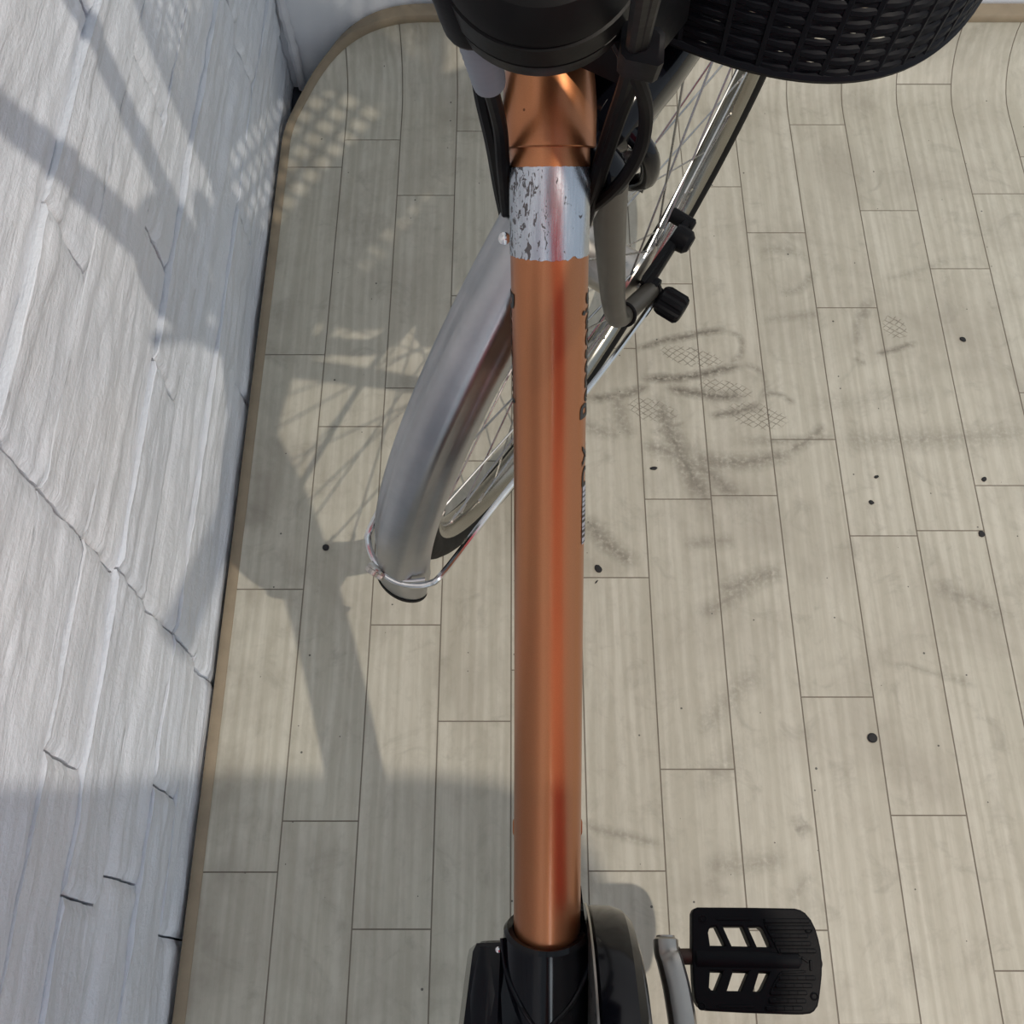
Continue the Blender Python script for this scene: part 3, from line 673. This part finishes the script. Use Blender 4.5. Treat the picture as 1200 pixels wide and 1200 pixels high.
bb = MB(); bb.rbox(BO+h*.045+V((0, 0, .80)), r0*.03, V((0, 0, .05)), h*.03, .2); bb.build('basket_bracket', M['black'], bike)

# --- bottom bracket shroud, chain case, crank and pedal
lip = py_to_L(1100)+.004; p, t, s_, nn = tube_at(lip)
sh = MB(); rings = []
for d, ro, ri in ((.000, .0275, .0256), (.003, .0315, .0256),):
    pass
def shroud_ring(dl, r, k=48):
    pp, tt, ss, n2 = tube_at(max(0, lip-dl)); pp = pp-tt*max(0, dl-lip)
    # lip dips in the middle as a shallow V
    return [pp+(ss*math.sin(q)+n2*math.cos(q))*r+tt*(.006*(1-abs(math.cos(q/1.0))) if math.cos(q) > 0 else .006) for q in [2*math.pi*i/k for i in range(k)]]
sh.loft([shroud_ring(.03, .0262), shroud_ring(.0, .0258), shroud_ring(-.001, .0300), shroud_ring(.002, .0325), shroud_ring(.02, .0335), shroud_ring(.05, .034), shroud_ring(.10, .034)], cap=True)
shr = sh.build('tube_collar', M['gloss'], bike)
def sec(y, z, xl, xr, hz, b=.25, n=8):
    o = []; cxm, hw = (xl+xr)/2, (xr-xl)/2
    for k in range(32):
        q = 2*math.pi*k/32; c, s2 = math.cos(q), math.sin(q); e = .45
        o.append(V((cxm+hw*abs(c)**e*(1 if c > 0 else -1), y, z+hz*abs(s2)**e*(1 if s2 > 0 else -1))))
    return o
MB().loft([sec(.058, .292, -.028, .050, .030), sec(.053, .292, -.033, .054, .040), sec(.02, .285, -.038, .055, .05), sec(-.05, .27, -.044, .055, .06), sec(-.20, .27, -.044, .055, .06), sec(-.205, .27, -.04, .05, .05)]).build('motor_housing', M['gloss'], bike)
seam = [surf(lip-dl, math.radians(an), .0343) for dl, an in ((.0, -78), (.022, -62), (.042, -34), (.058, -8), (.050, 8), (.036, 34), (.018, 60), (.002, 74))]
MB().tube(spline(seam, 6), .0017, 8).build('collar_seam', M['gloss'], bike)
plate = MB(); plate.loft([[V((x, y, z)) for x, z in ((-.0385-dx, .25), (-.030-dx, .322), (-.010-dx, .334), (-.006-dx, .328), (-.006-dx, .25))] for y, dx in ((.056, .0), (.062, -.003)) ][:1]+[[V((x, y, z)) for x, z in ((-.040-dx, .25), (-.033-dx, .322), (-.012-dx*.3, .336), (-.006, .330), (-.006, .25))] for y, dx in ((.05, .0), (.0, .006), (-.06, .012), (-.15, .012))])
plate.build('side_plate', M['gloss'], bike, sharp=20)
for px, py in ((584, 1113), (632, 1189), (697, 1197)):
    MB().lathe(at(px, py, z=.338), V((0, 0, 1)), [(-.004, .0022), (.0005, .0022), (.001, .0012)], 10).build('cover_screw', M['chrome'], bike)
# sliver of the cover that climbs the right flank of the tube
MB().loft([[surf(py_to_L(py), math.radians(an), rr_) for an, rr_ in ((88, TR), (95, TR+w2), (120, TR+w2), (140, TR))] for py, w2 in ((1046, .0006), (1065, .003), (1090, .0045), (1115, .005), (1150, .006))]).build('cover_wing', M['gloss'], bike)
BB = V((.051, -.066, .285))
cc = MB().lathe(BB, V((1, 0, 0)), [(.003, .125), (.004, .150), (.006, .1525), (.022, .152), (.031, .149), (.037, .143), (.041, .130), (.043, .10), (.043, .01)], 80); cc.build('chain_case', M['gloss'], bike, sharp=25)
MB().lathe(BB, V((1, 0, 0)), [(.0016, .148), (.002, .1540), (.0036, .1540), (.004, .148)], 80).build('chain_case_rim', M['steel'], bike, sharp=25)
# crank arm, bending outwards to the pedal
PZ = .262
PC = at(804, 1121, z=PZ)
ck = [V((.103, -.075, .285)), V((.113, -.045, .281)), V((.128, -.012, .277)), V((.1275, .02, .271)), V((.1235, .045, .266)), V((.1215, PC.y+.004, PZ)), V((.1215, PC.y+.016, PZ-.002))]
cs = spline(ck, 6); rings = []
for i, p in enumerate(cs):
    tt = (cs[min(i+1, len(cs)-1)]-cs[max(0, i-1)]).normalized(); sx = V((0, 0, 1)).cross(tt).normalized(); f = i/(len(cs)-1)
    hw, hh = .0112-.0018*f, .014-.003*f
    if f > .97: hw *= .75; hh *= .75
    rings.append([p+sx*(hw*a)+V((0, 0, hh*b)) for a, b in ((1, .45), (.75, .85), (.3, 1), (-.3, 1), (-.75, .85), (-1, .45), (-1, -.45), (-.7, -1), (.7, -1), (1, -.45))])
crank = MB().loft(rings).build('crank_arm', M['crank'], bike)
MB().lathe(V((.129, PC.y, PZ)), V((1, 0, 0)), [(-.002, .006), (0, .0075), (.003, .0075), (.0032, .0062), (.016, .0062)], 16).build('pedal_spindle', M['rust'], crank)
# pedal body cut from its outline, with six slanted windows
def zP(x, y): return at(800+x/6.667, 1050+y/6.667, z=PZ+.008)
def rr_poly(pts): return [zP(*p) for p in pts]
OUT = [(75, 130), (88, 100), (115, 88), (500, 90), (880, 97), (925, 110), (960, 132), (1005, 185), (1040, 255), (1065, 340), (1082, 420), (1092, 520), (1090, 620), (1082, 700), (1070, 800), (1058, 860), (1030, 900), (1000, 918), (940, 925), (860, 924), (500, 912), (200, 896), (160, 885), (130, 862), (108, 830), (95, 790), (84, 650), (75, 400)]
WIN = [[(200, 285), (208, 258), (225, 242), (262, 238), (335, 390), (215, 388)], [(315, 238), (468, 238), (535, 395), (385, 392)], [(512, 243), (600, 241), (622, 255), (635, 275), (690, 400), (582, 398)],
       [(215, 588), (318, 588), (257, 740), (225, 736), (207, 715)], [(395, 590), (520, 590), (455, 744), (347, 742)], [(598, 596), (682, 598), (625, 720), (608, 742), (590, 748), (552, 746)]]
cu = bpy.data.curves.new('pedal', 'CURVE'); cu.dimensions = '2D'; cu.fill_mode = 'BOTH'; cu.extrude = .0062; cu.bevel_depth = .0014; cu.bevel_resolution = 1; cu.offset = -.0013
pc0 = zP(580, 505)
for poly in [OUT]+WIN:
    q = rr_poly(poly); sp_ = cu.splines.new('POLY'); sp_.points.add(len(q)-1); sp_.use_cyclic_u = True
    for k, v in enumerate(q): sp_.points[k].co = (v.x-pc0.x, v.y-pc0.y, 0, 1)
ob = bpy.data.objects.new('pedal', cu); COL.objects.link(ob); bpy.context.view_layer.update()
me = bpy.data.meshes.new_from_object(ob.evaluated_get(bpy.context.evaluated_depsgraph_get())); bpy.data.objects.remove(ob)
me.materials.clear(); me.materials.append(M['black']); me.name = 'pedal'
for pl in me.polygons: pl.use_smooth = False
pc = V((pc0.x, pc0.y, PZ)); pedal = link(bpy.data.objects.new('pedal', me), bike, pc); tag(pedal, 'black plastic pedal with six slanted windows')
TZ = PZ+.0076
def onp(x, y, z): p = zP(x, y); return V((p.x, p.y, z))
mb = MB(); p0, p1 = onp(90, 490, PZ), onp(960, 505, PZ)
mb.lathe(p0, p1-p0, [(0, .0075), (.002, .0098), ((p1-p0).length-.006, .0098), ((p1-p0).length, .006)], 24); mb.build('pedal_barrel', M['black'], pedal)
mb = MB()
for row, (y, xa) in enumerate([(195, 670), (250, 700), (312, 725), (372, 755), (430, 790), (640, 790), (700, 760), (757, 725), (820, 710), (878, 690)]):
    for c in range(5):
        x = xa+c*68+(0 if row % 2 else 6)
        if x > 1030-abs(505-y)*.22+10: continue
        cx_ = onp(x, y, TZ+.0008); mb.rbox(cx_, V((0, .0017, 0)), V((0, 0, .0012)), V((.0042, 0, 0)), .35)
tag(mb.build('pedal_studs', M['black'], pedal, smooth=False), kind='stuff')
mb = MB()
for y, xa, xb in ((178, 260, 545), (862, 270, 560)): mb.rbox((onp(xa, y, TZ)+onp(xb, y, TZ))/2, V((0, .0011, 0)), V((0, 0, .0012)), (onp(xb, y, TZ)-onp(xa, y, TZ))/2, .3)
for seg in (((640, 215), (770, 465)), ((770, 468), (930, 480)), ((930, 480), (985, 520)), ((770, 600), (700, 720)), ((700, 720), (690, 770)), ((770, 600), (960, 590)), ((1000, 500), (1003, 585))):
    A, B = onp(*seg[0], TZ), onp(*seg[1], TZ); d = B-A; sd_ = V((-d.y, d.x, 0)).normalized(); mb.rbox((A+B)/2, sd_*.0009, V((0, 0, .0013)), d/2, .3)
mb.build('pedal_ridges', M['black'], pedal, smooth=False)
MB().lathe(onp(1090, 520, PZ), V((1, 0, 0)), [(-.003, .004), (.001, .004), (.0018, .002)], 10).build('pedal_end_cap', M['black'], pedal)
for k, (x, y) in enumerate(((160, 175), (150, 860), (985, 265), (1030, 785))): MB().lathe(onp(x, y, TZ), V((0, 0, 1)), [(-.001, .0032), (.0008, .0032), (.0011, .0024), (.0004, .0018), (.0004, .0001)], 14).build('pedal_screw', M['black'], pedal)

# --- seat and its post, behind the viewpoint
MB().tube([V((.02, -.10, .30)), V((.02, -.34, .80))], .0155, 18).build('seat_post', M['orange'], bike)
rings = []
for y, hw, z, hz in ((-.06, .012, .845, .012), (-.075, .022, .85, .02), (-.14, .028, .855, .026), (-.20, .05, .858, .03), (-.27, .095, .862, .034), (-.33, .112, .868, .036), (-.37, .10, .87, .034), (-.39, .06, .872, .02)):
    rings.append([V((.02+hw*.8*math.cos(q), y-.10, z-.05+hz*max(-.6, math.sin(q)))) for q in [2*math.pi*k/28 for k in range(28)]])
MB().loft(rings).build('saddle', M['rubber'], bike)

# ------------------------------------------------------------------ bits lying on the floor
def crumb(name, px, py, rx, ry, hz, ang, label, cat='debris', n=14, jag=.25):
    c = at(px, py, z=0); seed = random.random()*90; rings = []
    for kz, q in ((0, .92), (.45, 1), (.85, .86), (1, .55)):
        ring = []
        for k in range(n):
            t = 2*math.pi*k/n; j = 1+jag*noise.noise(V((math.cos(t)*1.7, math.sin(t)*1.7, seed)))
            x, y = math.cos(t)*rx*q*j, math.sin(t)*ry*q*j
            ring.append(V((c.x+x*math.cos(ang)-y*math.sin(ang), c.y+x*math.sin(ang)+y*math.cos(ang), .0001+hz*kz)))
        rings.append(ring)
    return tag(MB().loft(rings).build(name, M['grit'], None), label, cat, 'black crumbs on the floor' if name == 'rubber_crumb' else None)
crumb('rubber_plug', 1022, 865, .0056, .0056, .003, 0, 'round black rubber plug on the floor ahead of the pedal', 'plug', 24, .02)
crumb('rubber_crumb', 1128, 398, .0047, .0032, .002, -.6, 'angular black crumb near the right edge, above the scuffed boards')
crumb('rubber_crumb', 1153, 562, .0038, .0028, .002, .8, 'small black crumb by the right edge, level with the scuffs')
crumb('rubber_crumb', 701, 667, .0040, .0055, .0022, .3, 'black teardrop-shaped crumb just right of the orange tube')
crumb('rubber_crumb', 699, 682, .0009, .003, .001, -.7, 'thin black sliver below the teardrop-shaped crumb beside the tube')
crumb('rubber_pellet', 382, 642, .0042, .0042, .003, 0, 'round black pellet on the floor left of the fender tail', 'pellet', 18, .04)
crumb('metal_shaving', 766, 549, .0045, .0026, .0016, .1, 'tiny dark flake on the scuffed boards below the wheel cap', 'flake')
crumb('rubber_crumb', 1150, 626, .0038, .0042, .002, .2, 'dark crumb on a board joint by the right edge')
crumb('rubber_crumb', 1021, 589, .0030, .0034, .0016, .9, 'small dark crumb right of the scuff fan, second from its end')
crumb('rubber_crumb', 1027, 559, .0034, .0022, .0016, .4, 'flat dark crumb topmost of the pair right of the scuff fan')

# ------------------------------------------------------------------ the person taking the picture: seen only as red in the gloss of the tube
def person():
    J = {'pel': (.34, -.34, .93, .27, .15), 'waist': (.33, -.33, 1.06, .27, .16), 'chest': (.25, -.26, 1.27, .28, .16), 'neck': (.16, -.19, 1.46, .055, .055), 'chin': (.14, -.16, 1.50, .06, .06), 'head': (.13, -.14, 1.58, .078, .09), 'crown': (.13, -.13, 1.65, .06, .07),
         'hipl': (.25, -.32, .80, .18, .14), 'kneel': (.24, -.29, .46, .16, .13), 'anklel': (.24, -.34, .09, .042, .042), 'toel': (.22, -.19, .045, .04, .03),
         'hipr': (.48, -.34, .80, .17, .14), 'kneer': (.52, -.32, .46, .14, .12), 'ankler': (.53, -.36, .09, .042, .042), 'toer': (.55, -.21, .045, .04, .03),
         'shl': (.02, -.21, 1.39, .10, .085), 'ell': (-.20, -.17, 1.22, .085, .08), 'wrl': (-.11, -.085, 1.26, .034, .03), 'hal': (-.095, -.05, 1.25, .034, .018),
         'shr': (.46, -.21, 1.39, .10, .085), 'elr': (.54, -.09, 1.16, .085, .08), 'wrr': (.17, -.07, 1.25, .034, .03), 'har': (.075, -.05, 1.25, .034, .018)}
    E_ = [('pel', 'waist'), ('waist', 'chest'), ('chest', 'neck'), ('neck', 'chin'), ('chin', 'head'), ('head', 'crown'), ('pel', 'hipl'), ('hipl', 'kneel'), ('kneel', 'anklel'), ('anklel', 'toel'), ('pel', 'hipr'), ('hipr', 'kneer'), ('kneer', 'ankler'), ('ankler', 'toer'),
          ('chest', 'shl'), ('shl', 'ell'), ('ell', 'wrl'), ('wrl', 'hal'), ('chest', 'shr'), ('shr', 'elr'), ('elr', 'wrr'), ('wrr', 'har')]
    for sd_, hx in (('l', -1), ('r', 1)):
        b = V(J['ha'+sd_][:3])
        for k in range(4):
            p1 = b+V((-hx*.006, .030, .016-.012*k)); p2 = p1+V((-hx*(.022+.004*(k in (1, 2))), .012, 0)); p3 = p2+V((-hx*.018, -.006, -.002))
            for q, p in (('a', p1), ('b', p2), ('c', p3)): J['f%s%d%s' % (sd_, k, q)] = (*p, .0085, .0085)
            E_ += [('ha'+sd_, 'f%s%da' % (sd_, k)), ('f%s%da' % (sd_, k), 'f%s%db' % (sd_, k)), ('f%s%db' % (sd_, k), 'f%s%dc' % (sd_, k))]
        p1 = b+V((-hx*.012, -.01, -.02)); p2 = p1+V((-hx*.018, .02, .002))
        J['t%sa' % sd_] = (*p1, .010, .010); J['t%sb' % sd_] = (*p2, .009, .009); E_ += [('wr'+sd_, 't%sa' % sd_), ('t%sa' % sd_, 't%sb' % sd_)]
    names = list(J); me = bpy.data.meshes.new('person'); me.from_pydata([V(J[n][:3]) for n in names], [(names.index(a), names.index(b)) for a, b in E_], [])
    ob = bpy.data.objects.new('person_rig', me); COL.objects.link(ob); sk = ob.modifiers.new('skin', 'SKIN'); sk.use_smooth_shade = True
    for i, n in enumerate(names):
        me.skin_vertices[0].data[i].radius = J[n][3:5]; me.skin_vertices[0].data[i].use_root = (n == 'pel')
    ss = ob.modifiers.new('sub', 'SUBSURF'); ss.levels = 2; ss.render_levels = 2
    bpy.context.view_layer.update(); m2 = bpy.data.meshes.new_from_object(ob.evaluated_get(bpy.context.evaluated_depsgraph_get())); bpy.data.objects.remove(ob)
    vs = [v.co.copy() for v in m2.vertices]; fs = [tuple(p.vertices) for p in m2.polygons]
    return vs, fs
vs, fs = person()
skin = simple('skin', (.50, .30, .21), .5, vscale=25); red = simple('red_jersey', (.85, .018, .045), .7, vscale=40, bump=.2); navy = simple('dark_trousers', (.025, .028, .04), .8); hairm = simple('dark_hair', (.012, .010, .009), .5); shoe = simple('dark_shoe', (.03, .03, .03), .6)
pe = mk('person', vs, fs, red, None, origin=V((.33, -.35, 0)), sharp=180)
tag(pe, 'person in a long red coat and dark trousers leaning over the bicycle', 'person')
for m_ in (skin, navy, hairm, shoe): pe.data.materials.append(m_)
for pl in pe.data.polygons:
    c = pl.center+V((.33, -.35, 0))
    pl.material_index = 3 if c.z > 1.46 and (c.y < -.16 or c.z > 1.60) else 1 if c.z > 1.45 or (c.y > -.08 and c.x < .22 and c.z > 1.1) else 4 if c.z < .10 else 2 if c.z < .42 else 0

vd = _fw; pcx = V((0, 0, CAM_H))-vd*.0075+V((-.018, 0, 0))-_up*.055; rings = []
for d, e in ((-.0038, .94), (-.0028, 1), (.0028, 1), (.0038, .94)):
    rings.append([pcx+vd*d+V((1, 0, 0))*(.036*e*math.copysign(abs(math.cos(q))**.28, math.cos(q)))+_up*(.073*e*math.copysign(abs(math.sin(q))**.22, math.sin(q))) for q in [2*math.pi*k/48 for k in range(48)]])
tag(MB().loft(rings).build('phone', M['black'], None), 'black phone held over the bicycle by the person in red', 'phone')
